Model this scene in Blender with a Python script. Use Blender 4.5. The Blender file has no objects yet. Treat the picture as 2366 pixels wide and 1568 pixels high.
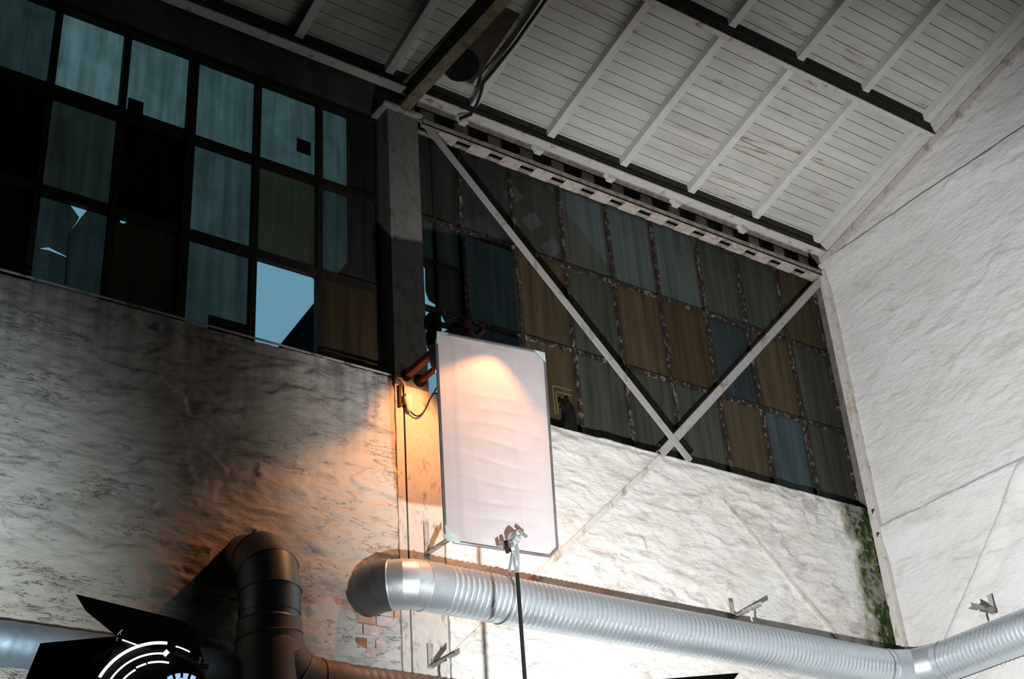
import bpy, math, random
import numpy as np
from mathutils import Vector, Matrix

random.seed(7)
rng = np.random.default_rng(11)
scene = bpy.context.scene
col = scene.collection

# ------------------------------------------------------------------ camera
cam_d = bpy.data.cameras.new('camera')
cam = bpy.data.objects.new('camera', cam_d)
col.objects.link(cam)
cam_d.sensor_fit = 'HORIZONTAL'
cam_d.sensor_width = 36.0
cam_d.lens = 50.0
cam_d.clip_end = 300
yaw, pitch, roll = math.radians(37.187), math.radians(30.484), math.radians(-4.456)
fw = Vector((math.sin(yaw) * math.cos(pitch), math.cos(yaw) * math.cos(pitch), math.sin(pitch)))
r0 = Vector((math.cos(yaw), -math.sin(yaw), 0))
u0 = r0.cross(fw)
rt = r0 * math.cos(roll) + u0 * math.sin(roll)
up = -r0 * math.sin(roll) + u0 * math.cos(roll)
cm = Matrix((rt, up, -fw)).transposed().to_4x4()
cm.translation = Vector((0, 0, 1.6))
cam.matrix_world = cm
scene.camera = cam

# ------------------------------------------------------------------ view + world
scene.view_settings.view_transform = 'Standard'
scene.view_settings.look = 'None'
scene.view_settings.gamma = 1.0
scene.view_settings.use_curve_mapping = False
scene.view_settings.exposure = 0.0
scene.cycles.use_denoising = True
scene.cycles.max_bounces = 4
scene.cycles.glossy_bounces = 2
scene.cycles.transmission_bounces = 3
scene.cycles.diffuse_bounces = 1
scene.cycles.use_adaptive_sampling = True
scene.cycles.adaptive_threshold = 0.06
scene.cycles.transparent_max_bounces = 8
scene.cycles.sample_clamp_indirect = 6.0
world = bpy.data.worlds.new('dusk_sky')
scene.world = world
world.use_nodes = True
bg = world.node_tree.nodes['Background']
bg.inputs['Color'].default_value = (0.30, 0.68, 0.92, 1)
bg.inputs['Strength'].default_value = 0.42


def spot(name, loc, target, energy, color, angle, blend, radius):
    d = bpy.data.lights.new(name, 'SPOT')
    d.energy = energy
    d.color = color
    d.spot_size = math.radians(angle)
    d.spot_blend = blend
    d.shadow_soft_size = radius
    o = bpy.data.objects.new(name, d)
    col.objects.link(o)
    o.location = loc
    o.rotation_euler = (Vector(target) - Vector(loc)).to_track_quat('-Z', 'Y').to_euler()
    return o


FLOOD = Vector((4.02, 4.5, 3.23))
FLOOD_AIM = Vector((8.01, 5.645, 5.15))
spot('flood_light', FLOOD, FLOOD_AIM, 2120, (0.975, 0.985, 1.0), 136, 1.0, 0.035)
LAMP_C = Vector((1.70, 4.20, 2.93))
LAMP_C_AIM = Vector((0.85, 8.0, 4.45))
spot('fresnel_light', LAMP_C + Vector((0.0, 0.12, 0.05)), LAMP_C_AIM, 800, (0.80, 0.93, 1.0), 71, 1.0, 0.06)


# ------------------------------------------------------------------ helpers
class MB:
    """collects geometry for one mesh object"""
    def __init__(self):
        self.v, self.f = [], []

    def add(self, vs, fs):
        b = len(self.v)
        self.v += [tuple(p) for p in vs]
        self.f += [tuple(i + b for i in q) for q in fs]
        return self

    def box(self, x0, x1, y0, y1, z0, z1):
        vs = [(x, y, z) for x in (x0, x1) for y in (y0, y1) for z in (z0, z1)]
        return self.add(vs, [(0, 1, 3, 2), (4, 6, 7, 5), (0, 4, 5, 1), (2, 3, 7, 6), (0, 2, 6, 4), (1, 5, 7, 3)])

    def bar(self, a, b, w, t, upv=(0, 0, 1)):
        """box along a->b, w across, t along the up-ish direction"""
        a, b = Vector(a), Vector(b)
        d = (b - a).normalized()
        s = d.cross(Vector(upv)).normalized()
        n = s.cross(d).normalized()
        vs = []
        for p in (a, b):
            for i, j in ((-1, -1), (1, -1), (1, 1), (-1, 1)):
                vs.append(p + s * (i * w / 2) + n * (j * t / 2))
        return self.add(vs, [(0, 1, 2, 3), (7, 6, 5, 4), (0, 4, 5, 1), (1, 5, 6, 2), (2, 6, 7, 3), (3, 7, 4, 0)])

    def prism(self, pts, d):
        """polygon pts extruded by vector d"""
        n = len(pts)
        d = Vector(d)
        vs = [Vector(p) for p in pts] + [Vector(p) + d for p in pts]
        fs = [tuple(range(n))[::-1], tuple(range(n, 2 * n))]
        fs += [(i, (i + 1) % n, n + (i + 1) % n, n + i) for i in range(n)]
        return self.add(vs, fs)

    def tube(self, pts, r, n=12, caps=True, radii=None):
        pts = [Vector(p) for p in pts]
        m = len(pts)
        dirs = [(pts[i + 1] - pts[i]).normalized() for i in range(m - 1)]
        d0 = dirs[0]
        ref = Vector((0, 0, 1)) if abs(d0.z) < 0.9 else Vector((1, 0, 0))
        u = d0.cross(ref).normalized()
        w = u.cross(d0).normalized()
        vs = []
        prev = d0
        for i in range(m):
            d = dirs[min(i, m - 2)]
            if i > 0 and i < m - 1:
                q = prev.rotation_difference(d)
                seg = prev
                bis = (dirs[i - 1] + dirs[i]).normalized()
            else:
                q = None
                seg = d
                bis = d
            rr = radii[i] if radii else r
            for k in range(n):
                a = 2 * math.pi * k / n
                o = u * (math.cos(a) * rr) + w * (math.sin(a) * rr)
                o = o - seg * (o.dot(bis) / max(seg.dot(bis), 0.2))
                vs.append(pts[i] + o)
            if q is not None:
                u = q @ u
                w = q @ w
                prev = d
        fs = []
        for i in range(m - 1):
            for k in range(n):
                k2 = (k + 1) % n
                fs.append((i * n + k, i * n + k2, (i + 1) * n + k2, (i + 1) * n + k))
        if caps:
            fs.append(tuple(range(n))[::-1])
            fs.append(tuple((m - 1) * n + k for k in range(n)))
        return self.add(vs, fs)

    def lathe(self, origin, axis, prof, n=24, caps=False):
        """prof: list of (distance along axis, radius)"""
        o = Vector(origin)
        d = Vector(axis).normalized()
        ref = Vector((0, 0, 1)) if abs(d.z) < 0.9 else Vector((1, 0, 0))
        u = d.cross(ref).normalized()
        w = u.cross(d).normalized()
        vs = []
        for (t, r) in prof:
            for k in range(n):
                a = 2 * math.pi * k / n
                vs.append(o + d * t + u * (math.cos(a) * r) + w * (math.sin(a) * r))
        m = len(prof)
        fs = [(i * n + k, i * n + (k + 1) % n, (i + 1) * n + (k + 1) % n, (i + 1) * n + k) for i in range(m - 1) for k in range(n)]
        if caps:
            fs.append(tuple(range(n))[::-1])
            fs.append(tuple((m - 1) * n + k for k in range(n)))
        return self.add(vs, fs)

    def mesh(self, name, mat, smooth=False):
        me = bpy.data.meshes.new(name)
        me.from_pydata([tuple(p) for p in self.v], [], self.f)
        me.materials.append(mat)
        if smooth:
            me.polygons.foreach_set('use_smooth', [True] * len(me.polygons))
            try:
                me.set_sharp_from_angle(angle=math.radians(38))
            except Exception:
                pass
        me.update()
        return me

    def build(self, name, mat, parent=None, smooth=False):
        o = bpy.data.objects.new(name, self.mesh(name, mat, smooth))
        col.objects.link(o)
        if parent is not None:
            o.parent = parent
        return o


def inst(name, me, parent=None, loc=(0, 0, 0)):
    o = bpy.data.objects.new(name, me)
    col.objects.link(o)
    o.location = loc
    if parent is not None:
        o.parent = parent
    return o


def empty(name, label=None, cat=None, group=None, kind=None):
    o = bpy.data.objects.new(name, None)
    col.objects.link(o)
    o.empty_display_size = 0.1
    tag(o, label, cat, group, kind)
    return o


def tag(o, label=None, cat=None, group=None, kind=None):
    if label: o['label'] = label
    if cat: o['category'] = cat
    if group: o['group'] = group
    if kind: o['kind'] = kind
    return o


# --- value noise -------------------------------------------------------
_lat = rng.random((512, 512))


def vnoise(x, y, s=0):
    x = np.asarray(x, float) + 37.3 * s + 200
    y = np.asarray(y, float) + 91.7 * s + 200
    xi = np.floor(x).astype(int); yi = np.floor(y).astype(int)
    fx = x - xi; fy = y - yi
    fx = fx * fx * (3 - 2 * fx); fy = fy * fy * (3 - 2 * fy)
    a = _lat[xi % 512, yi % 512]; b = _lat[(xi + 1) % 512, yi % 512]
    c = _lat[xi % 512, (yi + 1) % 512]; d = _lat[(xi + 1) % 512, (yi + 1) % 512]
    return (a * (1 - fx) + b * fx) * (1 - fy) + (c * (1 - fx) + d * fx) * fy


def fbm(x, y, o=4, s=0):
    t = 0; a = 0.5; n = 0
    for k in range(o):
        t = t + a * vnoise(x * 2 ** k, y * 2 ** k, s + k); n += a; a *= 0.5
    return t / n


def sstep(a, b, x):
    t = np.clip((x - a) / (b - a), 0, 1)
    return t * t * (3 - 2 * t)


def seg_dist(px, py, a, b):
    """distance to segment and signed side"""
    ax, ay = a; bx, by = b
    dx, dy = bx - ax, by - ay
    L2 = dx * dx + dy * dy
    t = np.clip(((px - ax) * dx + (py - ay) * dy) / L2, 0, 1)
    ex = px - (ax + t * dx); ey = py - (ay + t * dy)
    side = (dx * (py - ay) - dy * (px - ax)) / math.sqrt(L2)
    return np.hypot(ex, ey), side


def in_poly(px, py, poly):
    ins = np.zeros(px.shape, bool)
    n = len(poly)
    for i in range(n):
        x1, y1 = poly[i]; x2, y2 = poly[(i + 1) % n]
        c = ((y1 > py) != (y2 > py)) & (px < (x2 - x1) * (py - y1) / (y2 - y1 + 1e-12) + x1)
        ins ^= c
    return ins


def height_wall(name, us, vs, fn, to3d, mat, back):
    """grid over us x vs, fn gives relief (towards the room), to3d(u,v,h); closed at the back by an outline skirt"""
    U, V = np.meshgrid(us, vs, indexing='ij')
    H = fn(U, V)
    P = to3d(U, V, H).reshape(-1, 3)
    nu, nv = len(us), len(vs)
    I = np.arange(nu * nv).reshape(nu, nv)
    q = np.stack([I[:-1, :-1], I[1:, :-1], I[1:, 1:], I[:-1, 1:]], -1).reshape(-1, 4)
    ring = np.concatenate([I[:, 0], I[-1, 1:], I[::-1, -1][1:], I[0, ::-1][1:-1]])
    PB = to3d(U, V, np.full_like(H, -back)).reshape(-1, 3)[ring]
    n0 = len(P)
    P = np.concatenate([P, PB])
    k = len(ring)
    j = np.arange(k)
    sk = np.stack([ring[j], n0 + j, n0 + (j + 1) % k, ring[(j + 1) % k]], -1)
    Q = np.concatenate([q, sk])
    me = bpy.data.meshes.new(name)
    me.vertices.add(len(P)); me.vertices.foreach_set('co', P.ravel())
    nl = len(Q) * 4
    me.loops.add(nl); me.loops.foreach_set('vertex_index', Q.ravel().astype(np.int32))
    me.polygons.add(len(Q))
    me.polygons.foreach_set('loop_start', np.arange(0, nl, 4, dtype=np.int32))
    sm = np.ones(len(Q), bool); sm[len(q):] = False
    me.polygons.foreach_set('use_smooth', sm)
    me.materials.append(mat)
    me.update(calc_edges=True); me.validate()
    o = bpy.data.objects.new(name, me)
    col.objects.link(o)
    o['kind'] = 'structure'
    return o


# ------------------------------------------------------------------ materials
def new_mat(name):
    m = bpy.data.materials.new(name)
    m.use_nodes = True
    nt = m.node_tree
    for n in list(nt.nodes):
        nt.nodes.remove(n)
    out = nt.nodes.new('ShaderNodeOutputMaterial')
    return m, nt, out


def N(nt, t, **kw):
    n = nt.nodes.new(t)
    for k, v in kw.items():
        setattr(n, k, v)
    return n


def coords(nt, scale, kind='Position', rot=(0, 0, 0)):
    if kind == 'Position':
        g = N(nt, 'ShaderNodeNewGeometry').outputs['Position']
    else:
        g = N(nt, 'ShaderNodeTexCoord').outputs[kind]
    mp = N(nt, 'ShaderNodeMapping')
    mp.inputs['Scale'].default_value = scale
    mp.inputs['Rotation'].default_value = rot
    nt.links.new(g, mp.inputs['Vector'])
    return mp.outputs['Vector']


def noise(nt, vec, scale=1.0, detail=4, rough=0.55, dist=0.0):
    n = N(nt, 'ShaderNodeTexNoise')
    n.inputs['Scale'].default_value = scale
    n.inputs['Detail'].default_value = detail
    n.inputs['Roughness'].default_value = rough
    n.inputs['Distortion'].default_value = dist
    nt.links.new(vec, n.inputs['Vector'])
    return n.outputs['Fac']


def ramp(nt, fac, stops):
    r = N(nt, 'ShaderNodeValToRGB')
    e = r.color_ramp.elements
    while len(e) < len(stops):
        e.new(0.5)
    for el, (p, c) in zip(e, stops):
        el.position = p
        el.color = (c, c, c, 1) if isinstance(c, (int, float)) else (*c, 1)
    nt.links.new(fac, r.inputs['Fac'])
    return r.outputs['Color']


def mix(nt, fac, a, b, mode='MIX'):
    m = N(nt, 'ShaderNodeMix', data_type='RGBA', blend_type=mode)
    if isinstance(fac, (int, float)):
        m.inputs[0].default_value = fac
    else:
        nt.links.new(fac, m.inputs[0])
    for i, c in ((6, a), (7, b)):
        if isinstance(c, tuple):
            m.inputs[i].default_value = (*c, 1)
        else:
            nt.links.new(c, m.inputs[i])
    return m.outputs[2]


def math_n(nt, op, a, b=0.0, clamp=False):
    m = N(nt, 'ShaderNodeMath', operation=op, use_clamp=clamp)
    for i, c in ((0, a), (1, b)):
        if isinstance(c, (int, float)):
            m.inputs[i].default_value = c
        else:
            nt.links.new(c, m.inputs[i])
    return m.outputs[0]


def principled(nt, out, color, rough=0.8, metal=0.0, bump=None, bump_d=0.01, bump_s=1.0, spec=0.3):
    p = N(nt, 'ShaderNodeBsdfPrincipled')
    if isinstance(color, tuple):
        p.inputs['Base Color'].default_value = (*color, 1)
    else:
        nt.links.new(color, p.inputs['Base Color'])
    if isinstance(rough, (int, float)):
        p.inputs['Roughness'].default_value = rough
    else:
        nt.links.new(rough, p.inputs['Roughness'])
    p.inputs['Metallic'].default_value = metal
    p.inputs['Specular IOR Level'].default_value = spec
    if bump is not None:
        b = N(nt, 'ShaderNodeBump')
        b.inputs['Distance'].default_value = bump_d
        b.inputs['Strength'].default_value = bump_s
        nt.links.new(bump, b.inputs['Height'])
        nt.links.new(b.outputs['Normal'], p.inputs['Normal'])
    nt.links.new(p.outputs['BSDF'], out.inputs['Surface'])
    return p


def sep_pos(nt):
    g = N(nt, 'ShaderNodeNewGeometry').outputs['Position']
    s = N(nt, 'ShaderNodeSeparateXYZ')
    nt.links.new(g, s.inputs[0])
    return s.outputs


def m_simple(name, color, rough=0.7, metal=0.0, var=0.25, scale=8.0, bump=0.0, spec=0.3):
    m, nt, out = new_mat(name)
    v = coords(nt, (scale,) * 3)
    f = noise(nt, v, 1.0, 5, 0.6)
    lo = tuple(c * (1 - var) for c in color)
    hi = tuple(min(1, c * (1 + var)) for c in color)
    c = ramp(nt, f, [(0.3, lo), (0.7, hi)])
    principled(nt, out, c, rough, metal, f if bump else None, bump or 0.01, 1.0, spec)
    return m


def m_plaster(name, base, dark, axis, green=False, dirt=0.5, streak=(0.0, 0.0), crease=0.6):
    """whitewashed rough plaster; axis 'x' for walls along X, 'y' for walls along Y"""
    m, nt, out = new_mat(name)
    sc = (3.0, 3.0, 9.0)
    v = coords(nt, sc)
    f1 = noise(nt, v, 1.0, 8, 0.62, 0.6)
    v2 = coords(nt, (14, 14, 30))
    f2 = noise(nt, v2, 1.0, 6, 0.6)
    v3 = coords(nt, (0.9, 0.9, 0.9))
    f3 = noise(nt, v3, 1.0, 4, 0.6, 0.4)
    vs = coords(nt, (9.0, 9.0, 0.35))
    fs = noise(nt, vs, 1.0, 4, 0.6)
    c = ramp(nt, f1, [(0.30, dark), (0.46, base), (0.75, tuple(min(1, x * 1.06) for x in base))])
    warm = ramp(nt, f3, [(0.35, (1, 1, 1)), (0.72, (0.80, 0.72, 0.60))])
    c = mix(nt, dirt, c, warm, 'MULTIPLY')
    # short drooping creases and flake edges, ledge shade and dirt painted dark into them
    vc_ = coords(nt, (2.4, 2.4, 15.0), rot=(0.0, 0.10, 0.0))
    fc = noise(nt, vc_, 1.0, 8, 0.66, 0.35)
    rid = ramp(nt, math_n(nt, 'ABSOLUTE', math_n(nt, 'SUBTRACT', fc, 0.5)), [(0.0, 1.0), (0.010, 0.0)])
    pm = ramp(nt, noise(nt, coords(nt, (1.7, 1.7, 4.0)), 1.0, 5, 0.7, 0.5), [(0.52, 0.0), (0.66, 1.0)])
    vc2 = coords(nt, (6.0, 6.0, 26.0))
    fc2 = noise(nt, vc2, 1.0, 7, 0.68, 0.3)
    rid2 = ramp(nt, math_n(nt, 'ABSOLUTE', math_n(nt, 'SUBTRACT', fc2, 0.5)), [(0.0, 0.8), (0.012, 0.0)])
    pm2 = ramp(nt, noise(nt, coords(nt, (3.5, 3.5, 6.0)), 1.0, 5, 0.7, 0.5), [(0.55, 0.0), (0.68, 1.0)])
    cr = math_n(nt, 'MAXIMUM', math_n(nt, 'MULTIPLY', rid, pm), math_n(nt, 'MULTIPLY', rid2, pm2))
    c = mix(nt, math_n(nt, 'MULTIPLY', cr, crease), c, (0.13, 0.10, 0.075))
    P = sep_pos(nt)
    if streak[0] > 0:
        # soot runs below the window sill, irregular dark streaks
        h = math_n(nt, 'SUBTRACT', P[2], streak[1])
        h = math_n(nt, 'DIVIDE', h, 1.1, True)
        s1 = ramp(nt, fs, [(0.35, 0.15), (0.65, 1.0)])
        k = math_n(nt, 'MULTIPLY', math_n(nt, 'MULTIPLY', h, s1), streak[0], True)
        c = mix(nt, k, c, (0.10, 0.11, 0.11))
    if green:
        # algae creeping out of the wet corner and grey, brown-edged flaking below the sill
        dx = math_n(nt, 'SUBTRACT', P[0], 9.60)
        dx = math_n(nt, 'DIVIDE', dx, 0.52, True)
        vg = coords(nt, (5, 5, 2.6))
        g1 = noise(nt, vg, 1.0, 8, 0.7, 0.5)
        g = math_n(nt, 'ADD', math_n(nt, 'MULTIPLY', dx, 0.85), math_n(nt, 'MULTIPLY', g1, 1.15))
        gm = ramp(nt, g, [(0.96, 0.0), (1.0, 1.0)])
        g2 = math_n(nt, 'SUBTRACT', g, 0.30)
        gm2 = ramp(nt, g2, [(0.58, 0.0), (0.78, 1.0)])
        ym = ramp(nt, math_n(nt, 'SUBTRACT', g, 0.1), [(0.62, 0.0), (0.85, 0.75)])
        c = mix(nt, ym, c, (0.30, 0.29, 0.17))
        gc = ramp(nt, noise(nt, coords(nt, (22, 22, 12)), 1.0, 6, 0.7), [(0.36, (0.006, 0.016, 0.006)), (0.52, (0.030, 0.055, 0.012)), (0.62, (0.20, 0.19, 0.10)), (0.72, (0.42, 0.39, 0.30))])
        c = mix(nt, gm2, c, gc)
        vo = N(nt, 'ShaderNodeTexVoronoi', feature='DISTANCE_TO_EDGE')
        vo.inputs['Scale'].default_value = 1.0
        wv = coords(nt, (4.5, 4.5, 8))
        wn = N(nt, 'ShaderNodeTexNoise'); wn.inputs['Scale'].default_value = 2.2; wn.inputs['Detail'].default_value = 8; wn.inputs['Roughness'].default_value = 0.7
        nt.links.new(wv, wn.inputs['Vector'])
        wm = N(nt, 'ShaderNodeVectorMath', operation='ADD')
        nt.links.new(wv, wm.inputs[0]); nt.links.new(wn.outputs['Color'], wm.inputs[1])
        nt.links.new(wm.outputs[0], vo.inputs['Vector'])
        crack = ramp(nt, vo.outputs['Distance'], [(0.0, 0.8), (0.022, 0.0)])
        xm = math_n(nt, 'DIVIDE', math_n(nt, 'SUBTRACT', P[0], 8.3), 1.2, True)
        nm = ramp(nt, noise(nt, coords(nt, (2, 2, 2)), 1.0, 4), [(0.48, 0.0), (0.62, 1.0)])
        ck = math_n(nt, 'MULTIPLY', math_n(nt, 'MULTIPLY', crack, xm), nm)
        c = mix(nt, ck, c, (0.10, 0.055, 0.035))
        fl = math_n(nt, 'MULTIPLY', xm, ramp(nt, noise(nt, coords(nt, (3.2, 3.2, 5)), 1.0, 6, 0.7), [(0.52, 0.0), (0.6, 0.6)]))
        c = mix(nt, fl, c, (0.36, 0.34, 0.31))
    bsum = math_n(nt, 'SUBTRACT', math_n(nt, 'ADD', math_n(nt, 'MULTIPLY', f1, 0.7), math_n(nt, 'MULTIPLY', f2, 0.6)), math_n(nt, 'MULTIPLY', cr, 0.45 * min(1.0, crease * 2.5)))
    principled(nt, out, c, 0.92, 0, bsum, 0.018, 1.0, 0.15)
    return m


def m_boards(name):
    m, nt, out = new_mat(name)
    v = coords(nt, (0.9, 5, 5))
    f = noise(nt, v, 1.0, 7, 0.65, 0.3)
    c = ramp(nt, f, [(0.3, (0.50, 0.485, 0.435)), (0.55, (0.64, 0.625, 0.57))])
    v2 = coords(nt, (1.5, 11, 11))
    f2 = noise(nt, v2, 1.0, 8, 0.72, 0.8)
    k = ramp(nt, f2, [(0.57, 0.0), (0.64, 0.8)])
    v3 = coords(nt, (0.75, 0.75, 0.75))
    k2 = ramp(nt, noise(nt, v3, 1.0, 3), [(0.45, 0.0), (0.58, 1.0)])
    kk = math_n(nt, 'MULTIPLY', k, k2)
    c = mix(nt, kk, c, (0.22, 0.13, 0.055))
    oi = N(nt, 'ShaderNodeObjectInfo')
    rv = ramp(nt, oi.outputs['Random'], [(0.0, 0.90), (1.0, 1.0)])
    c = mix(nt, 1.0, c, rv, 'MULTIPLY')
    principled(nt, out, c, 0.75, 0, f, 0.004, 1.0, 0.2)
    return m


def m_rusty(name, paint, rust, amount, rough=0.6, scale=6.0):
    m, nt, out = new_mat(name)
    v = coords(nt, (scale, scale, scale * 0.6))
    f = noise(nt, v, 1.0, 8, 0.68, 0.5)
    k = ramp(nt, f, [(0.62 - amount * 0.35, 0.0), (0.70 - amount * 0.3, 1.0)])
    f2 = noise(nt, coords(nt, (30, 30, 30)), 1.0, 4)
    r2 = ramp(nt, f2, [(0.3, tuple(c * 0.6 for c in rust)), (0.7, rust)])
    p2 = ramp(nt, f2, [(0.3, tuple(c * 0.88 for c in paint)), (0.7, paint)])
    c = mix(nt, k, p2, r2)
    principled(nt, out, c, rough, 0, f, 0.003, 1.0, 0.25)
    return m


def m_galv(name, base=(0.66, 0.73, 0.78), rough=0.34, dust=0.25):
    m, nt, out = new_mat(name)
    vo = N(nt, 'ShaderNodeTexVoronoi')
    vo.inputs['Scale'].default_value = 1.0
    nt.links.new(coords(nt, (150, 150, 150)), vo.inputs['Vector'])
    sp = ramp(nt, vo.outputs['Color'], [(0.2, tuple(c * 0.92 for c in base)), (0.8, tuple(min(1, c * 1.05) for c in base))])
    f = noise(nt, coords(nt, (3, 3, 3)), 1.0, 6, 0.65)
    k = ramp(nt, f, [(0.4, 0.0), (0.75, dust * 2)])
    c = mix(nt, k, sp, tuple(0.8 * x for x in base))
    rr = ramp(nt, f, [(0.3, rough * 0.8), (0.7, min(1, rough * 1.5))])
    p = principled(nt, out, c, rr, 0.78, f, 0.002, 0.6, 0.5)
    return m


def m_glass(name):
    """dirty old wired glass: object colour = dirt colour, object alpha = how much daylight comes through"""
    m, nt, out = new_mat(name)
    oi = N(nt, 'ShaderNodeObjectInfo')
    fs = noise(nt, coords(nt, (16, 16, 0.9)), 1.0, 6, 0.65, 0.2)
    fb = noise(nt, coords(nt, (4, 4, 3)), 1.0, 5, 0.6, 0.8)
    st = ramp(nt, math_n(nt, 'ADD', math_n(nt, 'MULTIPLY', fs, 0.6), math_n(nt, 'MULTIPLY', fb, 0.4)), [(0.34, 0.70), (0.62, 1.15)])
    dc = mix(nt, 1.0, oi.outputs['Color'], ramp(nt, fs, [(0.3, 0.55), (0.7, 1.4)]), 'MULTIPLY')
    df = N(nt, 'ShaderNodeBsdfDiffuse'); nt.links.new(dc, df.inputs['Color'])
    tr = N(nt, 'ShaderNodeBsdfTransparent')
    tc = mix(nt, 1.0, oi.outputs['Color'], (24.0, 24.0, 24.0), 'MULTIPLY')
    tc = mix(nt, 1.0, tc, (1.0, 1.0, 1.0), 'DARKEN')
    tc = mix(nt, 0.6, (1.0, 0.95, 0.86), tc)
    nt.links.new(tc, tr.inputs['Color'])
    fac = math_n(nt, 'MULTIPLY', oi.outputs['Alpha'], st, True)
    m1 = N(nt, 'ShaderNodeMixShader')
    nt.links.new(fac, m1.inputs[0]); nt.links.new(df.outputs[0], m1.inputs[1]); nt.links.new(tr.outputs[0], m1.inputs[2])
    gl = N(nt, 'ShaderNodeBsdfGlossy'); gl.inputs['Roughness'].default_value = 0.25
    m2 = N(nt, 'ShaderNodeMixShader'); m2.inputs[0].default_value = 0.015
    nt.links.new(m1.outputs[0], m2.inputs[1]); nt.links.new(gl.outputs[0], m2.inputs[2])
    nt.links.new(m2.outputs[0], out.inputs['Surface'])
    return m


def m_fabric(name):
    m, nt, out = new_mat(name)
    df = N(nt, 'ShaderNodeBsdfDiffuse'); df.inputs['Color'].default_value = (0.48, 0.47, 0.49, 1)
    tl = N(nt, 'ShaderNodeBsdfTranslucent'); tl.inputs['Color'].default_value = (0.86, 0.84, 0.82, 1)
    b = N(nt, 'ShaderNodeBump'); b.inputs['Distance'].default_value = 0.004
    f = noise(nt, coords(nt, (9, 9, 9)), 1.0, 5, 0.6, 0.6)
    nt.links.new(f, b.inputs['Height'])
    nt.links.new(b.outputs[0], df.inputs['Normal'])
    mx = N(nt, 'ShaderNodeMixShader'); mx.inputs[0].default_value = 0.36
    nt.links.new(df.outputs[0], mx.inputs[1]); nt.links.new(tl.outputs[0], mx.inputs[2])
    nt.links.new(mx.outputs[0], out.inputs['Surface'])
    return m


def m_emit(name, color, s):
    m, nt, out = new_mat(name)
    e = N(nt, 'ShaderNodeEmission')
    e.inputs['Color'].default_value = (*color, 1); e.inputs['Strength'].default_value = s
    nt.links.new(e.outputs[0], out.inputs['Surface'])
    return m


M = {}
M['plaster_left'] = m_plaster('whitewashed_plaster_sooty', (0.60, 0.58, 0.54), (0.34, 0.32, 0.29), 'x', dirt=0.75, streak=(0.9, 5.9), crease=0.32)
M['plaster_mid'] = m_plaster('whitewashed_plaster_damp', (0.80, 0.78, 0.74), (0.60, 0.57, 0.52), 'x', green=True, dirt=0.30, crease=0.10)
M['plaster_right'] = m_plaster('whitewashed_plaster_gable', (0.74, 0.735, 0.725), (0.62, 0.61, 0.58), 'y', dirt=0.3, crease=0.0)
M['boards'] = m_boards('painted_ceiling_boards')
M['timber'] = m_simple('painted_rafter', (0.66, 0.64, 0.60), 0.7, 0, 0.10, 5.0)
M['deck'] = m_simple('dark_roof_deck', (0.03, 0.027, 0.022), 0.9)
M['dim_wall'] = m_simple('shaded_masonry', (0.10, 0.095, 0.085), 0.95, 0, 0.4, 3)  # tone darkened to stand for the unlit strip over the windows
M['floor'] = m_simple('concrete_floor', (0.12, 0.115, 0.11), 0.85, 0, 0.3, 2)
M['hall'] = m_simple('hall_wall_paint', (0.14, 0.14, 0.135), 0.9, 0, 0.3, 2)
M['steel_white'] = m_rusty('white_painted_steel', (0.62, 0.60, 0.56), (0.34, 0.24, 0.15), 0.14, 0.6, 9)
M['steel_girder'] = m_rusty('flaking_girder_paint', (0.36, 0.325, 0.285), (0.29, 0.24, 0.19), 0.45, 0.7, 16)
M['steel_plate'] = m_rusty('pinkish_primer_plate', (0.54, 0.475, 0.43), (0.46, 0.37, 0.31), 0.35, 0.7, 16)
M['purlin_web'] = m_simple('shaded_purlin_web', (0.075, 0.07, 0.06), 0.8, 0, 0.4, 6)  # the shade above the bottom flange is painted into the web colour
M['batten_grey'] = m_rusty('grey_batten_paint', (0.56, 0.54, 0.50), (0.44, 0.40, 0.35), 0.3, 0.7, 10)
M['steel_grey'] = m_rusty('grey_painted_steel', (0.40, 0.39, 0.37), (0.20, 0.14, 0.09), 0.3)
M['brace'] = m_rusty('grey_brace_paint', (0.44, 0.42, 0.40), (0.33, 0.28, 0.23), 0.18, 0.6, 6)
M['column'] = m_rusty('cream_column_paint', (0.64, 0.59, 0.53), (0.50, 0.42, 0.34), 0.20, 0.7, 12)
M['column_upper'] = m_rusty('shaded_column_paint', (0.22, 0.21, 0.19), (0.18, 0.165, 0.145), 0.3, 0.7, 12)  # upper column in shadow: its shade is put into a darker paint
M['beam_brown'] = m_rusty('brown_tie_beam', (0.27, 0.225, 0.165), (0.22, 0.165, 0.11), 0.5)
M['window_steel'] = m_rusty('rusty_glazing_bar', (0.21, 0.19, 0.17), (0.030, 0.020, 0.014), 0.74, 0.8, 22)
M['window_dark'] = m_rusty('dark_glazing_bar', (0.022, 0.021, 0.02), (0.022, 0.016, 0.012), 0.6, 0.8, 9)
M['rust'] = m_rusty('rust_red_iron', (0.16, 0.05, 0.03), (0.09, 0.035, 0.02), 0.5)
M['glass'] = m_glass('dirty_pane_glass')
M['galv'] = m_galv('galvanised_spiral_duct')
M['galv_dark'] = m_galv('dull_galvanised_elbow', (0.16, 0.18, 0.185), 0.42, 0.15)
M['duct_brown'] = m_galv('stained_duct', (0.20, 0.17, 0.15), 0.5, 0.3)
M['black'] = m_simple('matt_black_metal', (0.008, 0.008, 0.008), 0.75, 0, 0.3, 20, 0, 0.1)
M['rubber'] = m_simple('black_cable_rubber', (0.015, 0.013, 0.012), 0.6)
M['chrome'] = m_galv('chromed_grip', (0.62, 0.63, 0.64), 0.22, 0.05)
M['fabric'] = m_fabric('white_diffusion_silk')
M['tape'] = m_simple('grey_green_tape', (0.40, 0.45, 0.42), 0.7)
M['frame_tube'] = m_simple('dark_frame_tube', (0.16, 0.14, 0.15), 0.4, 0.4)
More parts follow.
